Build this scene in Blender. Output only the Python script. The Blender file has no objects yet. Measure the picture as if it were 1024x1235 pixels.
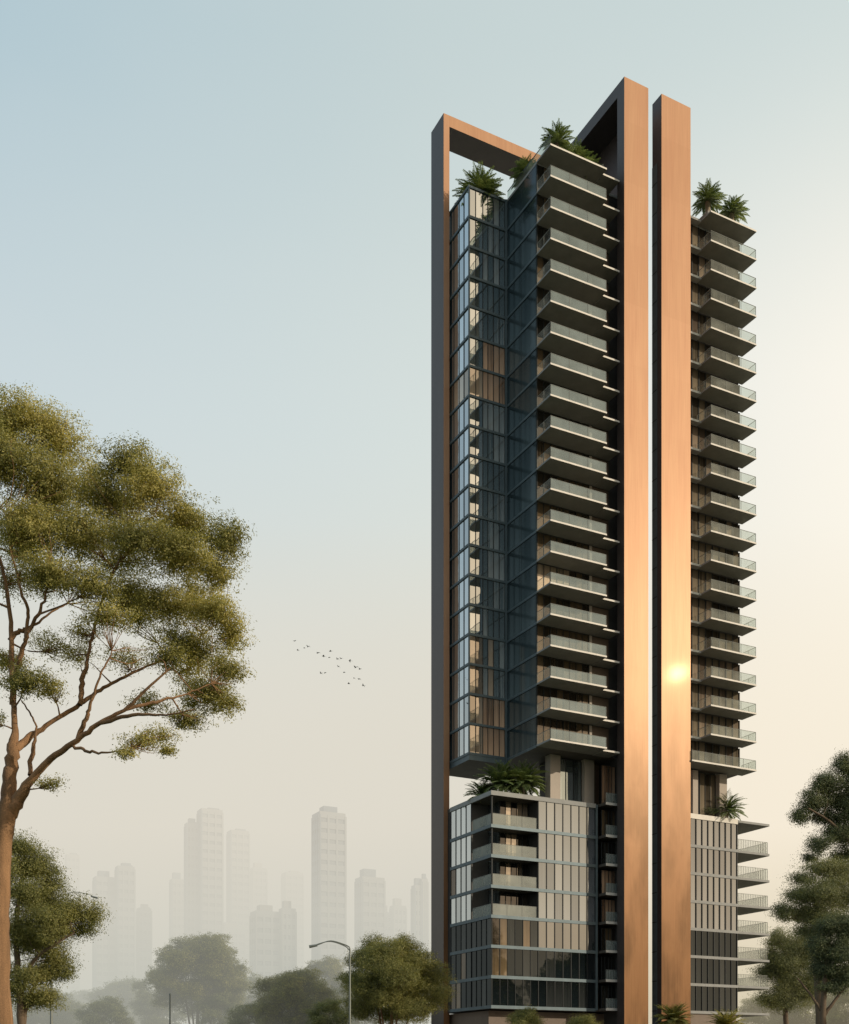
import bpy, math, random
import numpy as np
from mathutils import Vector
random.seed(7)
rng = np.random.default_rng(11)
scene = bpy.context.scene
COL = scene.collection

# ------------------------------------------------------------------ camera
F, HZ, CX, CAMZ = 1383.0, 1295.0, 512.0, 1.6
cam = bpy.data.cameras.new('camera'); camo = bpy.data.objects.new('camera', cam); COL.objects.link(camo)
cam.sensor_fit = 'HORIZONTAL'; cam.sensor_width = 36.0; cam.lens = 36.0 * F / 1024
cam.shift_y = (HZ - 617.5) / 1024; cam.clip_start = .2; cam.clip_end = 9000
camo.location = (0, 0, CAMZ); camo.rotation_euler = (math.radians(90), 0, 0)
scene.camera = camo
scene.view_settings.view_transform = 'Standard'; scene.view_settings.look = 'None'; scene.view_settings.exposure = 0
scene.cycles.max_bounces = 8; scene.cycles.transparent_max_bounces = 24; scene.cycles.volume_bounces = 0
scene.cycles.use_denoising = True
scene.cycles.sample_clamp_indirect = 6

def P(x, y, Y):
    return Vector(((x - CX) / F * Y, Y, CAMZ + (HZ - y) / F * Y))

def lin(r, g, b):
    f = lambda c: (c / 255 / 12.92) if c / 255 <= .04045 else ((c / 255 + .055) / 1.055) ** 2.4
    return (f(r), f(g), f(b), 1)

# ------------------------------------------------------------------ node helpers
class NT:
    def __init__(s, tree): s.t = tree; s.n = tree.nodes; s.l = tree.links
    def node(s, typ, **kw):
        n = s.n.new(typ)
        for k, v in kw.items(): setattr(n, k, v)
        return n
    def link(s, a, b): s.l.new(a, b)
    def set(s, sock, v):
        if isinstance(v, bpy.types.NodeSocket): s.l.new(v, sock)
        else: sock.default_value = v
    def math(s, op, a, b=None, c=None, clamp=False):
        n = s.node('ShaderNodeMath', operation=op); n.use_clamp = clamp
        s.set(n.inputs[0], a)
        if b is not None: s.set(n.inputs[1], b)
        if c is not None: s.set(n.inputs[2], c)
        return n.outputs[0]
    def mapr(s, v, a, b, c=0., d=1., smooth=False):
        n = s.node('ShaderNodeMapRange'); n.clamp = True
        if smooth: n.interpolation_type = 'SMOOTHSTEP'
        s.set(n.inputs[0], v)
        for i, q in enumerate((a, b, c, d)): n.inputs[i + 1].default_value = q
        return n.outputs[0]
    def mix(s, f, a, b, blend='MIX'):
        n = s.node('ShaderNodeMix', data_type='RGBA', blend_type=blend)
        s.set(n.inputs[0], f); s.set(n.inputs[6], a); s.set(n.inputs[7], b)
        return n.outputs[2]
    def ramp(s, f, stops, interp='LINEAR'):
        n = s.node('ShaderNodeValToRGB'); n.color_ramp.interpolation = interp
        e = n.color_ramp.elements
        while len(e) < len(stops): e.new(.5)
        for i, (p, c) in enumerate(stops): e[i].position = p; e[i].color = c
        s.set(n.inputs[0], f)
        return n.outputs[0]
    def noise(s, vec, scale, detail=3., rough=.5):
        n = s.node('ShaderNodeTexNoise'); n.inputs['Scale'].default_value = scale
        n.inputs['Detail'].default_value = detail; n.inputs['Roughness'].default_value = rough
        if vec is not None: s.link(vec, n.inputs['Vector'])
        return n.outputs[0]
    def scaled(s, vec, sc):
        n = s.node('ShaderNodeMapping'); n.inputs['Scale'].default_value = sc
        s.link(vec, n.inputs['Vector']); return n.outputs[0]

def newmat(name):
    m = bpy.data.materials.new(name); m.use_nodes = True
    t = NT(m.node_tree); bs = m.node_tree.nodes['Principled BSDF']
    return m, t, bs

def obj_coord(t): return t.node('ShaderNodeTexCoord').outputs['Object']
def geo(t): return t.node('ShaderNodeNewGeometry')

def plain(name, col, rough=.6, metal=0., var=.15, scale=.6, bump=.0, streak=False, spec=.5):
    m, t, b = newmat(name)
    co = geo(t).outputs['Position']
    v = t.scaled(co, (1, 1, .12)) if streak else co
    n = t.noise(v, scale, 5.)
    n2 = t.noise(co, scale * 9, 4.)
    f = t.math('ADD', t.math('MULTIPLY', n, .7), t.math('MULTIPLY', n2, .3))
    c1 = tuple(c * (1 - var) for c in col[:3]) + (1,); c2 = tuple(min(1, c * (1 + var)) for c in col[:3]) + (1,)
    t.link(t.ramp(f, [(.3, c1), (.7, c2)]), b.inputs['Base Color'])
    b.inputs['Roughness'].default_value = rough; b.inputs['Metallic'].default_value = metal
    b.inputs['Specular IOR Level'].default_value = spec
    if bump:
        bp = t.node('ShaderNodeBump'); bp.inputs['Strength'].default_value = bump; bp.inputs['Distance'].default_value = .02
        t.link(n2, bp.inputs['Height']); t.link(bp.outputs[0], b.inputs['Normal'])
    return m

def copper_mat():
    m, t, b = newmat('brushed_copper')
    co = geo(t).outputs['Position']; sep = t.node('ShaderNodeSeparateXYZ'); t.link(co, sep.inputs[0])
    fine = t.noise(t.scaled(co, (9, 9, .22)), 1.0, 5., .6)
    mid = t.noise(t.scaled(co, (.9, .9, .10)), 1.0, 4.)
    blot = t.noise(t.scaled(co, (.35, .35, .12)), 1.0, 4., .55)
    c = t.ramp(fine, [(.3, (.385, .222, .143, 1)), (.7, (.45, .265, .17, 1))])
    c = t.mix(t.math('MULTIPLY', t.mapr(mid, .35, .7), .22), c, (.56, .38, .24, 1))
    wn = t.node('ShaderNodeTexWhiteNoise', noise_dimensions='1D')
    t.link(t.math('FLOOR', t.math('MULTIPLY', sep.outputs[2], 1 / 6.96)), wn.inputs['W'])
    c = t.mix(t.math('MULTIPLY', wn.outputs[0], .16), c, (.30, .17, .10, 1))
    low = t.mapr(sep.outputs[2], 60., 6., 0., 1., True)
    tree_blots = t.math('MULTIPLY', t.mapr(blot, .42, .62), t.math('MULTIPLY', low, .6))  # blotches paint the trees reflected in the lower copper
    c = t.mix(t.math('MULTIPLY', low, .93), c, (.165, .085, .04, 1))  # darker towards the base: tree shade and reflection painted into the colour
    c = t.mix(tree_blots, c, (.055, .032, .020, 1))
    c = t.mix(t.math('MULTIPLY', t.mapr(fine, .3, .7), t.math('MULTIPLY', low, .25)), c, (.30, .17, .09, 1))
    t.n.remove(b); out = [n for n in t.n if n.type == 'OUTPUT_MATERIAL'][0]
    bp = t.node('ShaderNodeBump'); bp.inputs['Strength'].default_value = .03; bp.inputs['Distance'].default_value = .01
    t.link(fine, bp.inputs['Height'])
    df = t.node('ShaderNodeBsdfDiffuse'); t.link(c, df.inputs[0])
    g1 = t.node('ShaderNodeBsdfGlossy'); g1.inputs['Roughness'].default_value = .50; t.link(c, g1.inputs[0])
    g3 = t.node('ShaderNodeBsdfGlossy'); g3.inputs['Roughness'].default_value = .30; t.link(t.mix(.5, c, (.9, .7, .45, 1)), g3.inputs[0])
    g2 = t.node('ShaderNodeBsdfGlossy'); g2.inputs['Roughness'].default_value = .06; t.link(c, g2.inputs[0]); t.link(bp.outputs[0], g2.inputs['Normal'])
    m1 = t.node('ShaderNodeMixShader'); m1.inputs[0].default_value = .16; t.link(df.outputs[0], m1.inputs[1]); t.link(g1.outputs[0], m1.inputs[2])
    m2 = t.node('ShaderNodeMixShader'); t.set(m2.inputs[0], t.mapr(low, 0, 1, .00032, .00032)); m3 = t.node('ShaderNodeMixShader'); m3.inputs[0].default_value = .017; t.link(m1.outputs[0], m3.inputs[1]); t.link(g3.outputs[0], m3.inputs[2]); t.link(m3.outputs[0], m2.inputs[1]); t.link(g2.outputs[0], m2.inputs[2])
    t.link(m2.outputs[0], out.inputs[0])
    return m

def glass_mat(name, c_dark, c_light, refl=.4, tint=(1, 1, 1, 1), curtain=.5, rough=.02, fres=.8):
    """coated facade glass: curtains and dark rooms behind, sky reflected in front"""
    m, t, b = newmat(name)
    m.node_tree.nodes.remove(b)
    out = [n for n in t.n if n.type == 'OUTPUT_MATERIAL'][0]
    at = t.node('ShaderNodeAttribute'); at.attribute_name = 'pane'
    sp = t.node('ShaderNodeSeparateColor'); t.link(at.outputs['Color'], sp.inputs[0])
    r1, r2, r3 = sp.outputs[0], sp.outputs[1], sp.outputs[2]       # random per pane, along pane, up pane
    pos = geo(t).outputs['Position']
    wave = t.noise(t.scaled(pos, (6, 6, .15)), 1.0, 3.)
    cover = t.mapr(t.math('ADD', r1, t.math('MULTIPLY', t.math('SUBTRACT', wave, .5), .9)), 1 - curtain - .12, 1 - curtain + .12)
    base = t.mix(cover, c_dark, c_light)
    base = t.mix(t.math('MULTIPLY', t.mapr(wave, .35, .65), .35), base, c_dark)
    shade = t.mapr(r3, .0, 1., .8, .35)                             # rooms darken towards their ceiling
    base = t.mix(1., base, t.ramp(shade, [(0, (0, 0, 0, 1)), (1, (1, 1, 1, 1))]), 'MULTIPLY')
    d = t.node('ShaderNodeBsdfDiffuse'); t.link(base, d.inputs[0])
    g = t.node('ShaderNodeBsdfGlossy'); g.inputs['Roughness'].default_value = rough; g.inputs[0].default_value = tint
    fr = t.node('ShaderNodeFresnel'); fr.inputs[0].default_value = 1.5
    fac = t.math('ADD', t.math('MULTIPLY', fr.outputs[0], fres), t.math('MULTIPLY', t.mapr(r1, 0, 1, .8, 1.15), refl), clamp=True)
    bp = t.node('ShaderNodeBump'); bp.inputs['Strength'].default_value = .16; bp.inputs['Distance'].default_value = .05
    t.link(t.noise(pos, .7, 1.), bp.inputs['Height']); t.link(bp.outputs[0], g.inputs['Normal'])
    mx = t.node('ShaderNodeMixShader'); t.link(fac, mx.inputs[0]); t.link(d.outputs[0], mx.inputs[1]); t.link(g.outputs[0], mx.inputs[2])
    t.link(mx.outputs[0], out.inputs[0])
    return m

def rail_mat(name, alpha, col, tc=(.86, .9, .88, 1)):
    m, t, b = newmat(name)
    out = [n for n in t.n if n.type == 'OUTPUT_MATERIAL'][0]
    b.inputs['Base Color'].default_value = col; b.inputs['Roughness'].default_value = .55; b.inputs['Specular IOR Level'].default_value = .15
    tr = t.node('ShaderNodeBsdfTransparent'); tr.inputs[0].default_value = tc
    n = t.noise(geo(t).outputs['Position'], .5, 2.)
    mx = t.node('ShaderNodeMixShader')
    t.link(t.mapr(n, .3, .7, alpha - .07, alpha + .07), mx.inputs[0])
    t.link(tr.outputs[0], mx.inputs[1]); t.link(b.outputs[0], mx.inputs[2]); t.link(mx.outputs[0], out.inputs[0])
    return m

def leaf_mat(name, cols, trans=.35, scale=.35, rough=.55):
    m, t, b = newmat(name)
    out = [n for n in t.n if n.type == 'OUTPUT_MATERIAL'][0]
    g = geo(t)
    n = t.noise(g.outputs['Position'], scale, 3.)
    f = t.math('ADD', t.math('MULTIPLY', g.outputs['Random Per Island'], .55), t.math('MULTIPLY', t.mapr(n, .3, .7), .45))
    c = t.ramp(f, [(i / (len(cols) - 1), q) for i, q in enumerate(cols)])
    t.link(c, b.inputs['Base Color']); b.inputs['Roughness'].default_value = rough; b.inputs['Specular IOR Level'].default_value = .35
    tl = t.node('ShaderNodeBsdfTranslucent'); t.link(t.mix(1., c, (1.5, 1.45, .75, 1), 'MULTIPLY'), tl.inputs[0])
    mx = t.node('ShaderNodeMixShader'); mx.inputs[0].default_value = trans
    t.link(b.outputs[0], mx.inputs[1]); t.link(tl.outputs[0], mx.inputs[2]); t.link(mx.outputs[0], out.inputs[0])
    return m

M = {}
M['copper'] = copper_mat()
M['dark_metal'] = plain('dark_anodised_metal', (.066, .055, .053), .42, .35, .18, .25, streak=True)
M['steel'] = plain('blue_grey_metal', (.09, .125, .145), .5, .3, .15, 1., spec=.3)
M['mullion'] = plain('dark_mullion', (.02, .024, .026), .6, 0, .1, 1., spec=.2)
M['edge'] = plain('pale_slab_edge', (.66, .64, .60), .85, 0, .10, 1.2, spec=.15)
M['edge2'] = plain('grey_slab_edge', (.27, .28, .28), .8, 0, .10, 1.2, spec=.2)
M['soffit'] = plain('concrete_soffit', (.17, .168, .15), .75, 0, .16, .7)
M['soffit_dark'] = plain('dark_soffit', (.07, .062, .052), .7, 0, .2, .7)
M['stone'] = plain('pale_concrete', (.36, .32, .28), .75, 0, .12, .5, .2, streak=True)
M['brown'] = plain('brown_cladding', (.13, .095, .07), .6, 0, .2, .5, streak=True)
M['darkwall'] = plain('dark_wall', (.035, .036, .036), .6, 0, .3, .6)
M['planter'] = plain('planter', (.25, .24, .22), .8, 0, .15, 1.)
M['rail_thin'] = rail_mat('rail_glass_thin', .10, (.5, .5, .46, 1), (.97, .98, .97, 1))
M['rail'] = rail_mat('rail_glass', .38, (.31, .37, .38, 1))
M['rail_clear'] = rail_mat('rail_glass_clear', .15, (.45, .46, .42, 1))
M['rail_light'] = rail_mat('rail_glass_light', .40, (.42, .44, .41, 1))
M['rail_metal'] = plain('rail_metal', (.20, .21, .20), .7, 0, .05, 1., spec=.2)
M['g_blue'] = glass_mat('glass_pale_blue', (.06, .085, .10, 1), (.26, .30, .31, 1), .50, (.88, .96, 1, 1), .5)
M['g_deep'] = glass_mat('glass_deep_teal', (.045, .07, .08, 1), (.08, .11, .12, 1), .06, (.75, .9, 1, 1), .3, .12, .4)
M['g_face'] = glass_mat('glass_dark_with_curtain', (.10, .13, .145, 1), (.42, .46, .47, 1), .26, (.8, .95, 1, 1), .35)
M['g_warm'] = glass_mat('glass_warm_curtain_reflection', (.26, .16, .10, 1), (.88, .58, .38, 1), .22, (1, .88, .75, 1), .75)  # curtains in the bay; on the left block a painted copper reflection
M['g_cream'] = glass_mat('glass_cream_curtain', (.20, .16, .12, 1), (.62, .49, .36, 1), .25, (1, .92, .82, 1), .6)
M['g_white'] = glass_mat('glass_white_blinds', (.06, .075, .095, 1), (.125, .15, .18, 1), .25, (.84, .93, 1, 1), .8)
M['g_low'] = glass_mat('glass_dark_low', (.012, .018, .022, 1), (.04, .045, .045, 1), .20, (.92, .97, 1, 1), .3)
M['g_room'] = glass_mat('glass_brown_room', (.035, .028, .02, 1), (.20, .145, .085, 1), .05, (1, .95, .9, 1), .55, .02)
M['g_roomdark'] = glass_mat('glass_dim_room', (.015, .016, .015, 1), (.05, .045, .035, 1), .05, (1, .95, .9, 1), .4, .02)
M['g_right'] = glass_mat('glass_right_block', (.07, .06, .045, 1), (.30, .25, .18, 1), 0., (1, .95, .9, 1), .55, .02, 0.)
M['g_podr'] = glass_mat('glass_podium_right', (.07, .078, .09, 1), (.12, .135, .15, 1), .20, (.88, .94, 1, 1), .6)
M['g_creamr'] = glass_mat('curtain_right_block', (.14, .11, .085, 1), (.40, .32, .24, 1), 0., (1, 1, 1, 1), .6, .02, 0.)
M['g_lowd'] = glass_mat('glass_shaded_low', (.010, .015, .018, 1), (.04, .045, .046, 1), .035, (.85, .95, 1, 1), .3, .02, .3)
M['bark'] = plain('bark', (.21, .12, .06), .9, 0, .6, 4.5, 1., streak=True)
M['bark_dark'] = plain('bark_dark', (.12, .085, .055), .85, 0, .4, 2.5, .5, streak=True)
M['palmtrunk'] = plain('palm_trunk', (.24, .20, .15), .85, 0, .3, 5., .5)
M['leaf_big'] = leaf_mat('leaf_olive', [(.055, .068, .022, 1), (.19, .195, .060, 1), (.38, .35, .12, 1), (.62, .55, .22, 1)], .38, .45)
M['leaf_mid'] = leaf_mat('leaf_mid_green', [(.065, .08, .03, 1), (.17, .18, .06, 1), (.38, .35, .13, 1)], .38, .3)
M['leaf_dark'] = leaf_mat('leaf_dark_green', [(.04, .058, .03, 1), (.09, .115, .055, 1), (.18, .195, .09, 1)], .25, .3)
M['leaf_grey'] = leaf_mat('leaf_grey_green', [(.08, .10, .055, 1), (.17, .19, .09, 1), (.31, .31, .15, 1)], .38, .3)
M['leaf_palm'] = leaf_mat('leaf_palm', [(.06, .10, .045, 1), (.17, .23, .10, 1), (.36, .42, .21, 1)], .3, .6, .4)
M['bird'] = plain('bird_feathers', (.10, .10, .10), .8)
M['asphalt'] = plain('asphalt', (.05, .05, .052), .85, 0, .25, .5, .3)
M['grass'] = plain('grass_ground', (.055, .075, .025), .95, 0, .5, .15, .3)
M['paving'] = plain('paving', (.30, .28, .25), .8, 0, .15, 1.)
M['paint'] = plain('road_paint', (.75, .75, .72), .7, 0, .1, 2.)
M['lamp_pole'] = plain('lamp_pole', (.18, .20, .19), .5, .5, .1, 1.)
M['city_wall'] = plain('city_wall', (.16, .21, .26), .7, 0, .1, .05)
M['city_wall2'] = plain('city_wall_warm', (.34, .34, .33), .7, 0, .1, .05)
M['city_lit'] = plain('city_wall_lit', (.30, .32, .33), .7, 0, .1, .05)  # paler wall copy for right-facing sides, sunlight painted into the colour
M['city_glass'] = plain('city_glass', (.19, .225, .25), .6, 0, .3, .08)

# ------------------------------------------------------------------ object helpers
def tag(o, label=None, cat=None, group=None, kind=None):
    if label: o['label'] = label
    if cat: o['category'] = cat
    if group: o['group'] = group
    if kind: o['kind'] = kind
    return o

def empty(name, loc, label, cat, group=None, rotz=0.):
    o = bpy.data.objects.new(name, None); COL.objects.link(o)
    o.location = loc; o.rotation_euler = (0, 0, rotz); o.empty_display_size = .5
    return tag(o, label, cat, group)

FACES = [(0, 3, 2, 1), (4, 5, 6, 7), (0, 1, 5, 4), (1, 2, 6, 5), (2, 3, 7, 6), (3, 0, 4, 7)]  # bottom top -y +x +y -x
class MB:
    def __init__(s): s.v = []; s.f = []; s.m = []; s.mats = []; s.pane = {}
    def mi(s, mat):
        if mat not in s.mats: s.mats.append(mat)
        return s.mats.index(mat)
    def box(s, x0, x1, y0, y1, z0, z1, mat, faces=None):
        """faces: dict of face index -> material override"""
        o = len(s.v)
        s.v += [(x0, y0, z0), (x1, y0, z0), (x1, y1, z0), (x0, y1, z0), (x0, y0, z1), (x1, y0, z1), (x1, y1, z1), (x0, y1, z1)]
        for i, f in enumerate(FACES):
            s.f.append(tuple(o + k for k in f)); s.m.append(s.mi((faces or {}).get(i, mat)))
        return s
    def quad(s, a, b, c, d, mat, pane=None):
        o = len(s.v); s.v += [tuple(a), tuple(b), tuple(c), tuple(d)]
        s.f.append((o, o + 1, o + 2, o + 3)); s.m.append(s.mi(mat))
        if pane is not None: s.pane[len(s.f) - 1] = pane
        return s
    def bar(s, a, b, r0, r1, mat, n=6):
        a = Vector(a); b = Vector(b); d = (b - a).normalized()
        q = d.orthogonal().normalized(); w = d.cross(q)
        o = len(s.v)
        for p, r in ((a, r0), (b, r1)):
            for k in range(n):
                t = 2 * math.pi * k / n; s.v.append(tuple(p + (q * math.cos(t) + w * math.sin(t)) * r))
        for k in range(n):
            s.f.append((o + k, o + (k + 1) % n, o + n + (k + 1) % n, o + n + k)); s.m.append(s.mi(mat))
        s.f.append(tuple(o + n + k for k in range(n))); s.m.append(s.mi(mat))
        s.f.append(tuple(o + n - 1 - k for k in range(n))); s.m.append(s.mi(mat))
        return s
    def build(s, name, parent=None, loc=None):
        me = bpy.data.meshes.new(name); me.from_pydata(s.v, [], s.f)
        for mt in s.mats: me.materials.append(mt)
        me.polygons.foreach_set('material_index', s.m)
        if s.pane:
            ca = me.color_attributes.new('pane', 'FLOAT_COLOR', 'CORNER')
            for fi, r in s.pane.items():
                p = me.polygons[fi]
                for li, (a, z) in zip(p.loop_indices, ((0, 0), (1, 0), (1, 1), (0, 1))):
                    ca.data[li].color = (r, a, z, 1)
        me.update()
        o = bpy.data.objects.new(name, me); COL.objects.link(o)
        if parent is not None: o.parent = parent
        if loc is not None: o.location = loc
        return o

# ------------------------------------------------------------------ world + sun
SUN = Vector((.942, -.401, .349)).normalized()
w = bpy.data.worlds.new('World'); scene.world = w; w.use_nodes = True
t = NT(w.node_tree); bg = w.node_tree.nodes['Background']
sky = t.node('ShaderNodeTexSky', sky_type='NISHITA'); sky.sun_disc = False
sky.sun_elevation = math.asin(SUN.z); sky.sun_rotation = math.atan2(SUN.x, SUN.y)
sky.altitude = 0; sky.air_density = 1.2; sky.dust_density = 3.5
gen = t.node('ShaderNodeTexCoord').outputs['Generated']
sep = t.node('ShaderNodeSeparateXYZ'); t.link(gen, sep.inputs[0]); sx, sy, sz = sep.outputs
hl = t.math('SQRT', t.math('ADD', t.math('MULTIPLY', sx, sx), t.math('ADD', t.math('MULTIPLY', sy, sy), 1e-5)))
ax = t.math('DIVIDE', sx, hl); te = t.math('DIVIDE', sz, hl)
fx = t.mapr(ax, -1, 1)
def st(*cs): return [((a + 1) / 2, lin(*c)) for a, c in cs]
low = t.ramp(fx, st((-1, (190, 198, 200)), (-.35, (208, 206, 198)), (0, (221, 213, 198)), (.35, (244, 231, 209)), (.8, (250, 232, 206)), (1, (248, 222, 188))))
mlo = t.ramp(fx, st((-1, (190, 204, 210)), (-.35, (220, 220, 211)), (0, (229, 225, 211)), (.35, (254, 246, 228)), (.8, (250, 234, 208)), (1, (248, 224, 192))))
mid = t.ramp(fx, st((-1, (180, 200, 212)), (-.35, (204, 217, 221)), (0, (216, 225, 222)), (.35, (255, 250, 238)), (.8, (248, 232, 204)), (1, (244, 220, 182))))
top = t.ramp(fx, st((-1, (150, 178, 198)), (-.35, (176, 200, 210)), (0, (197, 212, 213)), (.35, (206, 219, 218)), (.8, (214, 214, 205)), (1, (215, 210, 200))))
hz = t.mix(t.mapr(te, .06, .26, 0, 1, True), low, mlo)
hz = t.mix(t.mapr(te, .26, .58, 0, 1, True), hz, mid)
hz = t.mix(t.mapr(te, .52, .94, 0, 1, True), hz, top)
hz = t.mix(t.mapr(te, .95, 4., 0, .75), hz, lin(110, 145, 175))
# warm aureole round the low sun, as hazy air gives
nrm = t.node('ShaderNodeVectorMath', operation='DOT_PRODUCT'); t.link(gen, nrm.inputs[0]); nrm.inputs[1].default_value = SUN
glow = t.math('POWER', t.mapr(nrm.outputs['Value'], .0, 1.), 5.)
hz = t.mix(t.math('MULTIPLY', glow, .9), hz, (1.5, 1.1, .70, 1))
# the sky behind the photographer is duller
back = t.mapr(sy, .1, -.7, 0., .22, True)
hz = t.mix(t.math('MULTIPLY', back, t.mapr(ax, .8, .1)), hz, (.22, .27, .33, 1))
ns = t.mix(1., sky.outputs[0], (.10, .10, .10, 1), 'MULTIPLY')
cl = t.noise(t.scaled(gen, (1.2, 1.2, 3.5)), 1.3, 4., .55)
hz = t.mix(t.mapr(cl, .40, .68, 0., .10), hz, (.80, .80, .76, 1))
fin = t.mix(.97, ns, hz)
fin = t.mix(t.mapr(sz, -.01, -.08), fin, lin(120, 118, 105))
t.link(fin, bg.inputs[0]); bg.inputs[1].default_value = 1.0

sl = bpy.data.lights.new('sun', 'SUN'); sl.energy = 3.2; sl.angle = math.radians(.55); sl.color = (1, .85, .65)
so = bpy.data.objects.new('sun', sl); COL.objects.link(so); so.location = (200, -80, 120)
so.rotation_euler = (-SUN).to_track_quat('-Z', 'Y').to_euler()

# ------------------------------------------------------------------ ground, road, haze
def sheet(name, x0, x1, y0, y1, z, mat):
    mb = MB(); mb.quad((x0, y0, z), (x1, y0, z), (x1, y1, z), (x0, y1, z), mat)
    return tag(mb.build(name), kind='structure')
sheet('ground', -4000, 4000, -600, 6000, 0, M['grass'])
sheet('road', -4000, 4000, 62, 74, .004, M['asphalt'])
mb = MB()
for x in range(-160, 160, 8): mb.quad((x, 67.9, .008), (x + 4, 67.9, .008), (x + 4, 68.1, .008), (x, 68.1, .008), M['paint'])
tag(mb.build('road_markings'), kind='structure')
mb = MB(); mb.box(-400, 400, 74, 77, .0, .13, M['paving']); tag(mb.build('pavement'), kind='structure')
mb = MB(); mb.box(-22, 62, 104, 160, .0, .14, M['paving']); tag(mb.build('plaza'), kind='structure')

def haze(name, x0, x1, y0, y1, z0, z1, dens, col):
    m = bpy.data.materials.new(name); m.use_nodes = True; t = NT(m.node_tree)
    t.n.remove(t.n['Principled BSDF']); out = [n for n in t.n if n.type == 'OUTPUT_MATERIAL'][0]
    ab = t.node('ShaderNodeVolumeAbsorption'); ab.inputs['Color'].default_value = (0, 0, 0, 1); ab.inputs['Density'].default_value = dens
    em = t.node('ShaderNodeEmission'); em.inputs[0].default_value = col; em.inputs[1].default_value = dens
    ad = t.node('ShaderNodeAddShader'); t.link(ab.outputs[0], ad.inputs[0]); t.link(em.outputs[0], ad.inputs[1])
    t.link(ad.outputs[0], out.inputs['Volume'])
    mb = MB(); mb.box(x0, x1, y0, y1, z0, z1, m)
    return tag(mb.build('haze'), kind='structure')
XS = 34.
haze('haze_low_left', -3500, XS, 150, 4000, .3, 34, .0066, lin(203, 203, 192))
haze('haze_high_left', -3500, XS, 230, 4000, 34.01, 112, .0066, lin(222, 216, 202))
haze('haze_low_right', XS + .01, 3500, 150, 4000, .3, 34, .0075, lin(216, 204, 176))
haze('haze_high_right', XS + .01, 3500, 230, 4000, 34.01, 112, .0060, lin(246, 234, 213))

# ------------------------------------------------------------------ the tower
UX, UY = .889, .4577
ROT = math.atan2(UY, UX)
T = empty('high_rise_tower', (14, 127.4, 0), 'slender glass high-rise with copper portal frames and stacked balconies above a podium', 'building', None, ROT)
def W(u, v, z):   # tower coordinates -> world
    n = math.hypot(UX, UY)
    return Vector((14 + (UX * u - UY * v) / n, 127.4 + (UY * u + UX * v) / n, z))
FH = 3.48; ZR = 105.0; LV = [ZR - FH * k for k in range(20)]
PL = [33.2, 29.45, 26.1, 22.7, 19.35, 16.0, 12.6, 9.25]

# copper portal frames
ZT = 116.3
c = M['copper']; dk = M['dark_metal']
mb = MB()
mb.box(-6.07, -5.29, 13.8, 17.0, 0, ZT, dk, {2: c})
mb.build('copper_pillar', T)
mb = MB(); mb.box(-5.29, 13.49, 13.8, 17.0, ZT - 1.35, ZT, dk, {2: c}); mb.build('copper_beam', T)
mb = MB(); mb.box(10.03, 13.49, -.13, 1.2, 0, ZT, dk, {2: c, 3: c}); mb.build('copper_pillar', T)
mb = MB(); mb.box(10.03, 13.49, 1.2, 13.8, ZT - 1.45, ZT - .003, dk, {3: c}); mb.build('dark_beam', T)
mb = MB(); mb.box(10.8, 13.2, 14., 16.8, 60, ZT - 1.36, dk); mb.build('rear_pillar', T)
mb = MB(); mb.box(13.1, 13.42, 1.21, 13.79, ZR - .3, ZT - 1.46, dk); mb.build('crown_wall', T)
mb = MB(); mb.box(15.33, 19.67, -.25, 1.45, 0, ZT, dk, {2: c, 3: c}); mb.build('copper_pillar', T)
mb = MB(); mb.box(15.27, 15.33, .55, 1.43, 0, ZT - 7.6, M['steel'])
for k in range(31): mb.box(15.25, 15.27, .55, 1.43, 2 + FH * k, 2.08 + FH * k, M['mullion'])
mb.build('side_glass_strip', T)

def glazing(name, axis, off, a0, a1, z0, z1, n, mat, mull=M['mullion'], out=-1, mw=.07, mats=None, proud=.06, splits=None):
    """a floor-high strip of panes. axis 'u': pane plane v=off, a runs along u.  axis 'v': plane u=off"""
    mb = MB()
    cuts = [a0 + (a1 - a0) * k / n for k in range(n + 1)] if splits is None else [a0 + (a1 - a0) * s for s in splits]
    for i in range(len(cuts) - 1):
        b0, b1 = cuts[i], cuts[i + 1]
        tl = [random.uniform(-.003, .003) for _ in range(2)]
        mt = mats[i] if mats else mat
        r = random.random()
        if axis == 'u':
            mb.quad((b0, off + tl[0], z0), (b1, off - tl[0], z0), (b1, off - tl[0] + tl[1], z1), (b0, off + tl[0] + tl[1], z1), mt, r)
        else:
            mb.quad((off + tl[0], b1, z0), (off - tl[0], b0, z0), (off - tl[0] + tl[1], b0, z1), (off + tl[0] + tl[1], b1, z1), mt, r)
    for i, b in enumerate(cuts):
        wd = mw / 2
        if axis == 'u': mb.box(b - wd, b + wd, off - proud, off + .02, z0, z1, mull)
        else: mb.box(off - proud, off + .02, b - wd, b + wd, z0, z1, mull)
    return mb.build(name, T)

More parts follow.
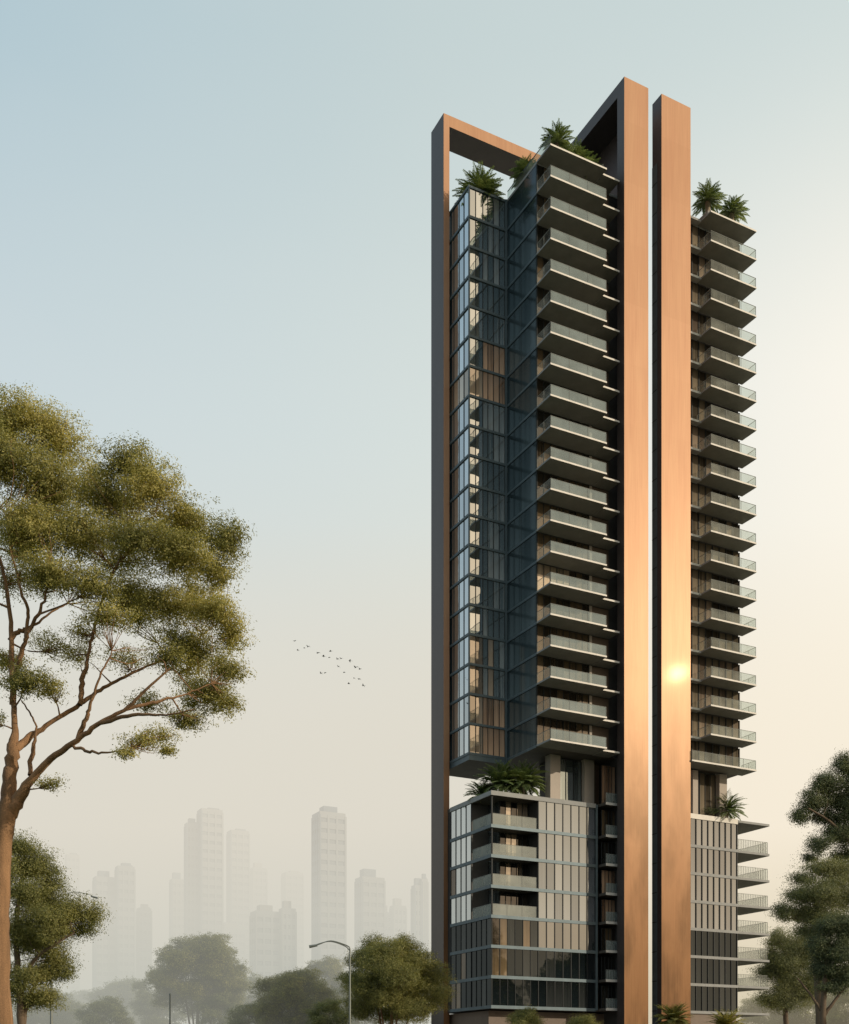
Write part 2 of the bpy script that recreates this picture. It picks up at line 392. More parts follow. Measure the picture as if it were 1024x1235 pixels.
def railing(parent, segs, z, h=1.08, mat=None, side=None, post=None, inset=.06, thick=.03, posts=0):
    """segs: list of (u0,v0,u1,v1)"""
    mb = MB(); mat = mat or M['rail']; post = post or M['rail_metal']
    for (u0, v0, u1, v1) in segs:
        if abs(u1 - u0) > abs(v1 - v0):
            mb.box(min(u0, u1), max(u0, u1), v0, v0 + thick, z + .03, z + h, mat)
            mb.box(min(u0, u1), max(u0, u1), v0 - .012, v0 + thick + .012, z + h, z + h + .035, post)
        else:
            mb.box(u0, u0 + thick, min(v0, v1) + .035, max(v0, v1), z + .03, z + h, side or mat)
            mb.box(u0 - .012, u0 + thick + .012, min(v0, v1) + .035, max(v0, v1), z + h, z + h + .035, post)
        n = posts or max(2, int(math.hypot(u1 - u0, v1 - v0) / 1.9))
        for k in range(n + 1):
            a = k / n; pu = u0 + (u1 - u0) * a; pv = v0 + (v1 - v0) * a
            mb.box(pu - .018, pu + .018, pv - .02, pv + .014, z + .001, z + h - .002, post)
    return mb.build('railing', parent)

# ---- central block B: core, side glass wall, balconies
mb = MB(); mb.box(.06, 13.3, 2.95, 16.9, LV[19] - .1, LV[0] - .3, M['darkwall'], {0: M['soffit_dark']}); mb.build('central_block', T)
mb = MB(); mb.box(.0, 13.3, 2.87, 13.7, LV[0] - .29, LV[0], M['edge2']); mb.build('roof_slab', T)
for k in range(19):
    z1 = LV[k] - .30; z0 = LV[k + 1]
    low_ = k > 13
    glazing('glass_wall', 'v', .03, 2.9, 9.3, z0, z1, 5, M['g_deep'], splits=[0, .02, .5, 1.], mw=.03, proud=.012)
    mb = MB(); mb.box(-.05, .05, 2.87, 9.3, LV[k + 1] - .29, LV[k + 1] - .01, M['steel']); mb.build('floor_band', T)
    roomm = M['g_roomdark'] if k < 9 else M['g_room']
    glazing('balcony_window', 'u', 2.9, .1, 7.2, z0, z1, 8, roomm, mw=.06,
            mats=[M['g_cream'] if k == 13 and i < 5 else (M['g_room'] if random.random() < .25 + k * .03 else roomm) for i in range(8)])
    mb = MB(); mb.box(7.22, 7.55, 2.72, 2.94, z0, z1, M['stone'])
    mb.box(7.55, 10.0, 2.86, 2.94, z0, z1, M['brown']); mb.build('wall_pier', T)
for k in range(20):
    z = LV[k]
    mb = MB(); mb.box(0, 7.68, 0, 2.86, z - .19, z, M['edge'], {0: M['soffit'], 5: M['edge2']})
    b = mb.build('balcony', T)
    if k > 0: railing(b, [(.05, .05, 7.6, .05), (.05, .05, .05, 2.8)], z, side=M['rail_thin'])
    mb = MB(); mb.box(7.685, 10.02, .75, 2.85, z - .24, z - .04, M['edge2'], {0: M['soffit'], 2: M['edge']})
    b = mb.build('balcony', T)
    if k == 0: railing(b, [(7.72, .8, 7.72, 2.8)], z - .04)
mb = MB()
for v0, v1 in ((0.02, 9.2),): mb.box(.02, .06, v0, v1, ZR + .001, ZR + .9, M['rail_clear']); mb.box(.0, .08, v0, v1, ZR + .9, ZR + .95, M['steel'])
mb.build('roof_railing', T)
mb = MB(); mb.box(1.2, 6.8, 1.6, 6.0, ZR + .002, ZR + .7, M['planter']); mb.build('roof_planter', T)

# ---- left block A
zA0 = LV[19]; zA = [104.8 - (104.8 - LV[19]) / 19 * k for k in range(20)]
mb = MB(); mb.box(-5.0, .0, 9.45, 16.8, zA0 - .5, zA[1], M['darkwall'], {0: M['soffit_dark']}); mb.build('left_block', T)
mb = MB(); mb.box(-5.12, .2, 9.3, 16.8, zA0 - .75, zA0 - .08, M['soffit_dark'], {2: M['steel'], 5: M['steel']}); mb.build('base_slab', T)
warmf = {5: 'h', 6: 'f', 17: 'f', 18: 'f', 16: 'q', 15: 'q'}  # warm panes paint the reflection of copper into the glass colour
for k in range(19):
    z0, z1 = zA[k + 1] + .14, zA[k] - .14
    wk = warmf.get(k, '')
    ml = [M['g_blue']] * 4
    if wk == 'f' : ml = [M['g_cream'] if k < 10 else M['g_blue'], M['g_cream'] if k < 10 else M['g_blue'], M['g_blue'] if k > 10 else M['g_cream'], M['g_blue'] if k > 10 else M['g_cream']]
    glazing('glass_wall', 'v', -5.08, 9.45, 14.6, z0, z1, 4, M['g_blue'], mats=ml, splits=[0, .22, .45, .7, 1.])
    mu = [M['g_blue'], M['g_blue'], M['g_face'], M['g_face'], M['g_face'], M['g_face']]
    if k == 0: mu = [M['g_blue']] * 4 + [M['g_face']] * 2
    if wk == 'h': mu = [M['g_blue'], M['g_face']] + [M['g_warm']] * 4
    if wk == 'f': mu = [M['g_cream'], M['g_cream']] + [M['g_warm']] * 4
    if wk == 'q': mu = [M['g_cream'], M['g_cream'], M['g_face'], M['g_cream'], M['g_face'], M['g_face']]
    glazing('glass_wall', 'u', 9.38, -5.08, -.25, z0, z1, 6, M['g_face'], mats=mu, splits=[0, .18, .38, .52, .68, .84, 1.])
for k in range(20):
    z = zA[k]
    mb = MB(); mb.box(-5.2, -.25, 9.26, 9.40, z - .14, z + .14, M['steel'])
    mb.box(-5.2, -5.06, 9.40, 14.6, z - .14, z + .14, M['steel']); mb.build('floor_band', T)
mb = MB(); mb.box(-.25, -.02, 9.14, 9.44, zA0 - .8, 104.9, M['steel']); mb.build('corner_post', T)
mb = MB(); mb.box(-5.16, -5.0, 9.3, 9.46, zA0 - .1, 104.8, M['steel']); mb.build('corner_post', T)
mb = MB(); mb.box(-4.6, -.5, 10.2, 15.5, zA[1] + .01, zA[1] + 1.2, M['planter']); mb.build('roof_planter', T)

# ---- open terrace between the podium and the tower: columns and recessed lounge
for (u0, u1) in ((3.3, 4.7), (8.1, 9.5)):
    mb = MB(); mb.box(u0, u1, 5.0, 6.1, 33.2, LV[19] - .1, M['stone']); mb.build('column', T)
mb = MB(); mb.box(4.72, 8.08, 5.7, 9.5, 33.2, LV[19] - .11, M['darkwall']); mb.build('terrace_lounge', T)
glazing('terrace_window', 'u', 5.62, 4.75, 8.05, 33.3, LV[19] - .3, 3, M['g_face'])

# ---- left podium
def mkbox(name, *a, **k): mb = MB(); mb.box(*a, **k); return mb.build(name, T)
mkbox('podium_core', -3.2, 8.4, 5.62, 15.8, 8.9, 33.0, M['darkwall'])
mkbox('podium_core', -5.5, -3.21, 8.05, 15.8, 8.9, 33.0, M['darkwall'])
mkbox('podium_core', .65, 8.4, 3.5, 5.61, 8.9, 33.0, M['darkwall'])
for k in range(7):
    z1 = PL[k] - .36; z0 = PL[k + 1]
    top5 = k < 4
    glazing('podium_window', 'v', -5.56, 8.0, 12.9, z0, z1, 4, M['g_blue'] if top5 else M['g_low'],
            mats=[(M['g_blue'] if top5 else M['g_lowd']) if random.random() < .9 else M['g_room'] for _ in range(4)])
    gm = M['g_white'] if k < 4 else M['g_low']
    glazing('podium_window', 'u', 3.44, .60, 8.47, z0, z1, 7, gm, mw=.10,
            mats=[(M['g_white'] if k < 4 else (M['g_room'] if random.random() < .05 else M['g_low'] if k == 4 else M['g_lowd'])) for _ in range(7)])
    # dark jambs either side of the corner loggia
    if k < 4:
        glazing('podium_window', 'u', 5.58, -3.2, .55, z0, z1, 5, M['g_roomdark'], mats=[random.choice([M['g_roomdark'], M['g_room'], M['g_cream'], M['g_roomdark']]) for _ in range(5)])
        glazing('podium_window', 'v', -3.24, 5.6, 8.0, z0, z1, 3, M['g_blue'])
        mkbox('loggia_column', -5.50, -5.36, 3.52, 3.66, z0, z1, M['mullion'])
        mb = MB(); mb.box(-5.45, .56, 3.55, 5.58, PL[k + 1] - .31, PL[k + 1] - .02, M['soffit_dark']); b = mb.build('balcony', T)
        mb2 = railing(b, [(-5.45, 3.55, .5, 3.55), (-5.45, 3.55, -5.45, 7.9)], PL[k + 1] + .001, mat=M['rail_light'], h=1.25)
    else:
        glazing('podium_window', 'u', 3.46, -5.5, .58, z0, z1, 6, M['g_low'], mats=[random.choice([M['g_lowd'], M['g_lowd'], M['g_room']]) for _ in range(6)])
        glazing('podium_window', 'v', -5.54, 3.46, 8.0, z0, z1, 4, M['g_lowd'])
for k in range(8):
    z = PL[k]; h = .36 if k else .5
    mb = MB(); mb.box(-5.68, 8.52, 3.32, 3.46, z - h, z, M['steel'] if k else M['edge2'])
    mb.box(-5.68, -5.54, 3.46, 12.95, z - h, z, M['steel'] if k else M['edge2'])
    if k in (0, 7): mb.box(-5.54, 8.5, 3.46, 15.9, z - h + .02, z - .02, M['soffit_dark'], {1: M['edge2']})
    mb.build('floor_band', T)
mkbox('podium_corner_post', 8.52, 8.78, 3.28, 3.9, 9.0, 33.1, M['steel'])
mkbox('lobby_wall', -4.9, 13.3, 5.2, 15.8, 0, 8.75, M['brown'])

# recessed bay with small balconies beside the great pillar
mkbox('bay_wall', 11.05, 11.2, 1.21, 6.19, 0, LV[19] - .12, M['darkwall'])
mkbox('bay_wall', 8.45, 13.3, 6.2, 12.0, 0, LV[19] - .12, M['brown'])
bayz = [LV[19] - .5] + PL
for k in range(8):
    z1 = bayz[k] - .3; z0 = bayz[k + 1]
    bm = M['g_warm'] if k in (0, 3, 4) else M['g_room'] if k in (1, 5) else M['g_roomdark']
    glazing('bay_window', 'u', 2.95, 9.05, 11.0, z0 + .02, z1 - .4, 4, bm, mw=.05)
    z = bayz[k + 1]
    mb = MB(); mb.box(9.0, 11.0, 2.0, 6.15, z - .30, z, M['edge2'], {2: M['edge'], 0: M['soffit_dark'], 5: M['soffit_dark']})
    mb.box(8.79, 9.0, 3.6, 6.1, z - .28, z - .02, M['soffit_dark']); b = mb.build('balcony', T)
    railing(b, [(9.05, 2.04, 10.95, 2.04)], z, mat=M['rail'], posts=8)

# ---- right block D
mb = MB(); mb.box(19.9, 29.35, 2.2, 6.7, LV[19] - .1, ZR - .3, M['darkwall'], {0: M['soffit_dark'], 3: M['stone']})
mb.build('right_block', T)
mb = MB(); mb.box(19.9, 29.4, 2.12, 6.75, ZR - .29, ZR, M['edge2'], {0: M['soffit']}); mb.build('roof_slab', T)
for k in range(19):
    z1 = LV[k] - .3; z0 = LV[k + 1]
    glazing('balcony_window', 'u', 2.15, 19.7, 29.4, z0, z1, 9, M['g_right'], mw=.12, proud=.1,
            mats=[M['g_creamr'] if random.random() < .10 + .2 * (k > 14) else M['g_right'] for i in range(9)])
for k in range(20):
    z = LV[k]
    mb = MB(); u0 = 22.57 if k < 19 else 19.7
    mb.box(u0, 29.8, -.5, 2.04, z - .19, z, M['edge'], {0: M['soffit'], 5: M['edge2']})
    if k < 19: mb.box(19.7, 22.56, 1.2, 2.04, z - .30, z - .05, M['edge2'])
    b = mb.build('balcony', T)
    if k > 0: railing(b, [(u0 + .05, -.45, 29.7, -.45), (u0 + .05, -.45, u0 + .05, 2.0), (29.7, -.45, 29.7, 2.0)], z, mat=M['rail_clear'], side=M['rail_thin'])
mkbox('roof_planter', 22.8, 29.2, .3, 2.0, ZR + .002, ZR + .6, M['planter'])
for (u0, u1) in ((22.2, 23.0), (26.4, 27.6)):
    mkbox('column', u0, u1, 2.3, 3.4, 33.2, LV[19] - .28, M['stone'])
mkbox('terrace_lounge', 23.9, 26.39, 3.1, 6.0, 33.2, LV[19] - .1, M['darkwall'])
glazing('terrace_window', 'u', 3.05, 23.9, 26.35, 33.3, LV[19] - .3, 3, M['g_right'])
# right podium
mkbox('podium_core', 19.8, 29.0, 2.2, 6.6, 0, 32.9, M['brown'])
mkbox('podium_core', 24.2, 29.0, 6.61, 10.8, 0, 32.9, M['stone'])
for k in range(7):
    z1 = PL[k] - .34; z0 = PL[k + 1]
    glazing('podium_window', 'u', 2.12, 19.7, 29.02, z0, z1, 10, M['g_podr'], mw=.11, proud=.1,
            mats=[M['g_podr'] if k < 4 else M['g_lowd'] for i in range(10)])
for k in range(8):
    z = PL[k]; h = .34 if k else .6
    mb = MB(); mb.box(19.7, 29.1, 2.0, 2.14, z - h, z, M['edge2'] if k else M['edge'])
    if k == 0: mb.box(19.8, 29.1, 2.14, 6.7, z - h + .02, z - .02, M['edge2'])
    mb.build('floor_band', T)
    mb = MB(); mb.box(29.11, 34.6 + (.5 if k == 3 else 0), 2.3, 8.2, z - .28, z - .002, M['edge2'], {0: M['soffit'], 2: M['edge2']}); b = mb.build('balcony', T)
    if 0 < k < 7: railing(b, [(29.2, 2.35, 34.3, 2.35), (34.3, 2.35, 34.3, 8.1)], z, mat=M['rail_thin'], posts=18, h=1.4)

# ------------------------------------------------------------------ vegetation
def np_mesh(name, V, Fq, mat, parent=None, loc=None, smooth=False):
    V = np.asarray(V, dtype=np.float32); Fq = np.asarray(Fq, dtype=np.int32)
    k = Fq.shape[1]
    me = bpy.data.meshes.new(name)
    me.vertices.add(len(V)); me.vertices.foreach_set('co', V.ravel())
    me.loops.add(Fq.size); me.loops.foreach_set('vertex_index', Fq.ravel())
    me.polygons.add(len(Fq)); me.polygons.foreach_set('loop_start', np.arange(0, Fq.size, k, dtype=np.int32))
    me.polygons.foreach_set('loop_total', np.full(len(Fq), k, dtype=np.int32))
    if smooth: me.polygons.foreach_set('use_smooth', np.ones(len(Fq), dtype=bool))
    me.materials.append(mat); me.update(calc_edges=True); me.validate()
    o = bpy.data.objects.new(name, me); COL.objects.link(o)
    if parent is not None: o.parent = parent
    if loc is not None: o.location = loc
    return o

def unit(a): return a / (np.linalg.norm(a, axis=-1, keepdims=True) + 1e-9)

def leaf_cloud(pts, length, width, droop=.5, nrm=None, align=.75):
    """rhombic leaves at pts; nrm: outward direction of the clump, which the blades loosely follow"""
    n = len(pts)
    r = unit(rng.normal(size=(n, 3)))
    N = unit((nrm * align if nrm is not None else 0) + r * (1 - align if nrm is not None else 1))
    d = unit(np.cross(N, rng.normal(size=(n, 3)))); d = np.where(((d[:, 2:3] > .2) & (rng.uniform(size=(n, 1)) < droop)), -d, d)
    s = np.cross(N, d)
    L = length * rng.uniform(.6, 1.3, (n, 1)); Wd = width * rng.uniform(.6, 1.3, (n, 1)) / 2
    V = np.stack([pts, pts + d * L * .45 + s * Wd, pts + d * L, pts + d * L * .45 - s * Wd], 1).reshape(-1, 3)
    return V, np.arange(4 * n).reshape(-1, 4)

def crown_points(clumps, density, per=14, twig=.16, shell=.45):
    """clumps: (cx,cy,cz,rx,ry,rz,dens). Points gather on twigs, which gather to the outside of each clump"""
    out, outn = [], []
    for (cx, cy, cz, rx, ry, rz, dn) in clumps:
        n = max(6, int(density * dn * (rx * ry * rz) ** (2 / 3) / per * 12))
        d = unit(rng.normal(size=(n, 3)))
        r = rng.uniform(shell, 1.0, (n, 1)) ** .8
        ph = rng.uniform(0, 6.28, 3)
        lump = 1 + .18 * np.sin(d[:, :1] * 5 + ph[0]) * np.sin(d[:, 1:2] * 6 + ph[1]) + .15 * np.sin(d[:, 2:3] * 7 + ph[2])
        tw = np.array([cx, cy, cz]) + d * r * lump * np.array([rx, ry, rz])
        keep = rng.uniform(size=n) < np.where(d[:, 2] < -.3, .65, 1.)
        tw = tw[keep]; dd = d[keep]
        ext = rng.uniform(.6, 1.6, (len(tw), 1, 1)) * twig
        off = unit(rng.normal(size=(len(tw), per, 3)))
        rad = rng.uniform(0, 1, (len(tw), per, 1)) ** .5
        p = tw[:, None, :] + off * rad * ext * 1.7 * np.array([1, 1, .6])
        nn = unit(dd[:, None, :] * .55 + off * .45 + np.array([0, 0, .25]))
        out.append(p.reshape(-1, 3)); outn.append(nn.reshape(-1, 3))
    return np.concatenate(out), np.concatenate(outn)

def lobes(clumps, n, s, seed):
    """break each foliage mass into smaller uneven lobes with gaps between them"""
    g = np.random.default_rng(seed); out = []
    for (cx, cy, cz, rx, ry, rz, dn) in clumps:
        for k in range(n):
            d = unit(g.normal(size=3)) * g.uniform(.25, .80) if k else np.zeros(3)
            q = s * g.uniform(.65, 1.25)
            out.append((cx + d[0] * rx, cy + d[1] * ry, cz + d[2] * rz, rx * q, ry * q, rz * q, dn))
    return out

def tubes(paths, sides=7):
    Vs, Fs, o = [], [], 0
    for path in paths:
        pts = np.array([p[:3] for p in path], float); rad = np.array([p[3] for p in path], float)
        tg = unit(np.gradient(pts, axis=0))
        ref = np.array([0.31, 1., .17]); q = unit(np.cross(tg, ref)); wv = unit(np.cross(tg, q))
        a = np.linspace(0, 2 * np.pi, sides, endpoint=False)
        ring = pts[:, None, :] + rad[:, None, None] * (np.cos(a)[None, :, None] * q[:, None, :] + np.sin(a)[None, :, None] * wv[:, None, :])
        n = len(pts); Vs.append(ring.reshape(-1, 3))
        i = np.arange(n - 1)[:, None] * sides; k = np.arange(sides)[None, :]; k2 = (k + 1) % sides
        Fs.append(np.stack([o + i + k, o + i + k2, o + i + sides + k2, o + i + sides + k], -1).reshape(-1, 4))
        o += n * sides
    return np.concatenate(Vs), np.concatenate(Fs)

def spline(ctrl, n=5, jit=0.):
    """catmull-rom through (x,y,z,r) control points"""
    c = np.array(ctrl, float); c = np.vstack([2 * c[0] - c[1], c, 2 * c[-1] - c[-2]]); out = []
    for i in range(1, len(c) - 2):
        for s in np.linspace(0, 1, n, endpoint=False):
            out.append(.5 * ((2 * c[i]) + (-c[i - 1] + c[i + 1]) * s + (2 * c[i - 1] - 5 * c[i] + 4 * c[i + 1] - c[i + 2]) * s * s + (-c[i - 1] + 3 * c[i] - 3 * c[i + 1] + c[i + 2]) * s ** 3))
    out.append(c[-2]); out = np.array(out)
    if jit: out[1:-1, :3] += rng.normal(size=(len(out) - 2, 3)) * jit * np.minimum(1, out[1:-1, 3:4] / out[0, 3])
    out[:, 3] = np.maximum(out[:, 3], .004)
    return out

def branch_to(skel, target, r0=None, wob=.12, thick=.5, up=.25):
    """a limb from the best skeleton point to target"""
    P3 = skel[:, :3]; d = np.linalg.norm(P3 - target, axis=1)
    pen = d + 1.4 * np.maximum(0, P3[:, 2] - target[2] + .25 * d) + .8 * (skel[:, 3] < .012)
    i = int(np.argmin(pen)); s = skel[i]; L = d[i]
    r = min(s[3] * .75, .02 + thick * .03 * L) if r0 is None else r0
    a = s[:3]; m = a + (target - a) * .5 + np.array([0, 0, -up * .12 * L]) + rng.normal(size=3) * wob * L * .4
    m2 = a + (target - a) * .8 + rng.normal(size=3) * wob * L * .25
    return spline([(*a, r), (*m, r * .62), (*m2, r * .4), (*target, r * .22)], 4)

def tree(name, label, cat, base, limbs, clumps, density, leaf, mats, group=None, twig=.16, per=14, thick=.5, sub=2, droop=.5, shell=.45, sides=7, lob=(6, .52, .34)):
    """limbs: list of control paths in world coordinates (first is the trunk)"""
    root = empty(name, base, label, cat, group)
    B = np.array(base, float)
    paths = [spline(l, 6, .02) for l in limbs]
    skel = np.vstack(paths)
    for c in clumps:
        ctr = np.array(c[:3]); rr = np.array(c[3:6])
        b = branch_to(skel, ctr - np.array([0, 0, rr[2] * .3]), thick=thick); paths.append(b); skel = np.vstack([skel, b])
        for _ in range(int(sub * (1 + rr.max() * .7))):
            tgt = ctr + unit(rng.normal(size=3)) * rr * rng.uniform(.5, .85)
            bb = branch_to(skel, tgt, thick=thick * .6); paths.append(bb)
    for p in paths: p[:, :3] -= B
    V, Fc = tubes(paths, sides)
    np_mesh('trunk', V, Fc, mats[1], root, smooth=True)
    if lob: clumps = [(*q[:6], q[6] * .62) for q in clumps] + [(*q[:6], q[6] * lob[2]) for q in lobes(clumps, lob[0], lob[1], int(abs(B[0] * 7 + B[1])))]
    pts, nn = crown_points(clumps, density, per, twig, shell)
    V, Fc = leaf_cloud(pts, leaf, leaf * .42, droop, nn, .6)
    print('LEAVES', label[:30], len(pts))
    np_mesh('crown', V - B, Fc, mats[0], root)
    return root

def pxc(lst, Y, zsq=1.0, dj=1.0):
    """foliage masses: (x, y, rx, ry, depth offset m, density) -> world clumps"""
    out = []
    for (x, y, rx, ry, dy, dn) in lst:
        Yc = Y + dy; k = Yc / F; c = P(x, y, Yc)
        out.append((c.x, c.y, c.z, rx * k, (rx + ry) * .55 * k * dj, ry * k * zsq, dn))
    return out
def pxl(lst, Y):
    """limb: (x, y, depth offset, radius px)"""
    return [(*P(x, y, Y + dy), r * Y / F) for (x, y, dy, r) in lst]

# ---- the big tree on the left
YB = 27.
big_l = [
    pxl([(0, 1330, 0, 17), (1, 1235, 0, 14), (-1, 1150, 0, 12.5), (0, 1080, 0, 11.5), (3, 1020, 0, 11), (9, 975, 0, 10.5), (12, 940, 0, 8)], YB),
    pxl([(12, 945, 0, 9), (15, 905, 0, 8), (18, 880, .1, 6), (16, 840, .2, 5), (14, 800, .3, 5), (13, 750, .5, 4), (6, 700, .8, 3.4), (-6, 650, 1, 2.6), (-12, 590, 1, 1.5)], YB),
    pxl([(10, 985, 0, 9), (22, 962, -.1, 8.5), (38, 940, -.3, 7.5), (62, 915, -.5, 6.2), (92, 893, -.8, 5), (120, 872, -1, 4.2), (150, 856, -1.2, 3.2), (178, 830, -1.4, 2.4), (205, 806, -1.5, 1.6)], YB),
    pxl([(18, 905, 0, 6), (32, 892, .2, 5), (55, 876, .4, 4.4), (88, 855, .6, 4.2), (112, 838, .9, 3.8), (140, 822, 1.1, 3.0), (172, 806, 1.4, 2.4), (205, 792, 1.6, 1.9), (236, 772, 1.8, 1.4), (262, 752, 2, .9)], YB),
    pxl([(96, 850, .6, 3.6), (100, 820, .6, 3.4), (106, 795, .5, 3.2), (112, 765, .4, 3), (120, 735, .2, 2.6), (132, 700, 0, 2), (150, 660, -.2, 1.3), (156, 620, -.3, .8)], YB),
    pxl([(15, 850, .2, 4), (22, 800, -.3, 3.6), (30, 770, -.6, 3.4), (34, 740, -.8, 3), (26, 715, -1, 2.6), (20, 690, -1, 2.2), (12, 660, -1.1, 1.8)], YB),
    pxl([(30, 772, -.6, 2.6), (44, 745, -.8, 2.2), (56, 715, -.9, 2), (60, 685, -1, 1.6)], YB),
    pxl([(36, 935, -.2, 3), (38, 905, 0, 2.8), (44, 880, .2, 2), (36, 860, .4, 1.6), (26, 845, .5, 1.2)], YB),
    pxl([(94, 892, -.8, 3.4), (104, 866, -1, 2.8), (112, 842, -1.2, 2.4), (122, 812, -1.4, 1.8), (134, 790, -1.4, 1.4)], YB),
    pxl([(84, 898, -.6, 2), (108, 906, -1.2, 1.8), (140, 907, -1.6, 1.2), (160, 900, -1.8, .9)], YB),
    pxl([(12, 770, .4, 3.4), (24, 762, .5, 3), (44, 752, .8, 2.4), (62, 738, 1, 1.8), (82, 728, 1.2, 1.2)], YB),
    pxl([(120, 872, -1, 2.8), (160, 862, -1.6, 2.2), (200, 862, -2, 1.6), (235, 856, -2.2, 1)], YB),
    pxl([(150, 856, -1.2, 2.4), (190, 846, -1, 2), (226, 836, -.8, 1.4), (260, 822, -.6, .9)], YB),
]
for q in big_l[1:]:
    for n_ in range(len(q)): q[n_] = (*q[n_][:3], q[n_][3] * (.92 if n_ < 2 else .66))
big_c = pxc([
    (15, 512, 62, 34, 0, 1.1), (70, 530, 40, 36, .5, 1.1), (10, 560, 60, 42, -.8, 1.2), (62, 580, 52, 40, -.5, 1.1), (-60, 560, 60, 60, 0, .6), (-70, 680, 55, 60, 0, .5),
    (152, 562, 38, 30, 0, 1.1), (186, 590, 42, 34, -.4, 1.1), (135, 605, 45, 40, .6, 1.), (222, 628, 44, 30, .4, 1.1), (272, 652, 32, 26, 0, 1.1),
    (30, 640, 56, 34, -1, 1.1), (95, 645, 45, 34, -.5, 1.), (165, 650, 48, 28, -1, 1.), (215, 672, 52, 28, -.6, 1.), (258, 688, 34, 22, .4, 1.),
    (60, 690, 46, 26, -1.2, .95), (112, 706, 44, 24, -1.2, .9), (158, 720, 40, 24, .5, .85), (205, 730, 46, 26, 0, 1.), (256, 740, 40, 24, -.5, 1.), (280, 762, 22, 26, 0, 1.),
    (128, 742, 40, 14, -1.5, .8), (232, 778, 46, 24, .3, 1.), (198, 790, 34, 18, -.4, .8), (272, 808, 26, 24, -.3, 1.), (250, 838, 36, 24, .2, 1.), (275, 846, 18, 18, 0, .9),
    (228, 868, 30, 16, 0, .8), (180, 848, 32, 14, .8, .55), (60, 778, 34, 18, 1.8, .32), (90, 790, 36, 18, 1.6, .32), (150, 795, 34, 18, 1.8, .35), (30, 822, 42, 20, -.6, .85), (62, 832, 22, 14, 0, .6), (10, 800, 30, 14, .6, .7),
    (168, 893, 26, 12, -1.6, .6), (192, 886, 24, 10, -1.4, .55), (152, 908, 14, 10, -1.8, .45), (200, 905, 14, 6, -1.6, .4), (58, 946, 17, 9, -.4, .32), (-6, 870, 14, 12, 0, .5), (100, 760, 30, 14, .9, .4), (10, 700, 34, 26, 1.5, .4),
    (110, 590, 40, 50, 1.6, .42), (60, 620, 60, 40, 2, .42), (130, 670, 70, 40, 2, .42), (205, 660, 60, 45, 1.8, .42), (235, 720, 45, 40, 1.5, .42), (165, 740, 50, 22, 1.8, .5), (235, 810, 40, 40, 1.5, .42), (60, 700, 50, 26, 2.2, .45), (30, 660, 40, 30, 2, .6)
], YB)
tree('broadleaf_tree', 'tall olive-leaved tree with orange-brown forked trunk at the left edge', 'tree', P(2, HZ, YB) - Vector((0, 0, CAMZ)), big_l, big_c,
     1500, .058, (M['leaf_big'], M['bark']), lob=(7, .52, .30), twig=.11, per=18, thick=.16, sub=9, sides=8, shell=.15)

# ---- the smaller tree below it
YS = 48.
tree('broadleaf_tree', 'rounded green tree standing behind the tall trunk at lower left', 'tree', P(30, HZ, YS) - Vector((0, 0, CAMZ)),
     [pxl([(26, 1345, 0, 6), (26, 1235, 0, 5), (22, 1180, 0, 4), (20, 1120, 0, 3), (25, 1060, 0, 2)], YS),
      pxl([(24, 1200, 0, 3), (40, 1160, -.5, 2.4), (65, 1140, -1, 1.8), (90, 1125, -1, 1)], YS),
      pxl([(28, 1240, 0, 3), (34, 1205, .3, 2.4), (48, 1180, .6, 1.6)], YS)],
     pxc([(20, 1022, 32, 22, 0, 1), (45, 1042, 28, 22, 0, 1), (5, 1050, 30, 26, -1, 1), (60, 1068, 26, 22, .5, 1), (30, 1075, 36, 26, -1, 1),
          (85, 1098, 34, 20, 0, 1), (108, 1104, 22, 20, 0, 1), (55, 1110, 40, 24, -1.2, 1), (100, 1122, 24, 12, .5, 1), (20, 1120, 30, 30, -.5, 1),
          (60, 1150, 34, 20, 0, .9), (75, 1165, 22, 18, .4, .9), (35, 1178, 30, 22, -.5, .9), (55, 1200, 24, 14, 0, .8), (10, 1190, 20, 30, .5, .9), (-30, 1100, 40, 60, 0, .5), (40, 1135, 40, 26, 1, 1), (62, 1128, 30, 20, -1, 1), (50, 1088, 40, 24, 1, 1), (30, 1050, 34, 26, 1, 1), (55, 1172, 34, 22, .6, 1), (40, 1205, 34, 18, .4, .9), (75, 1112, 30, 20, 1, 1)], YS),
     620, .085, (M['leaf_mid'], M['bark_dark']), twig=.2, per=16, shell=.1, thick=.25)

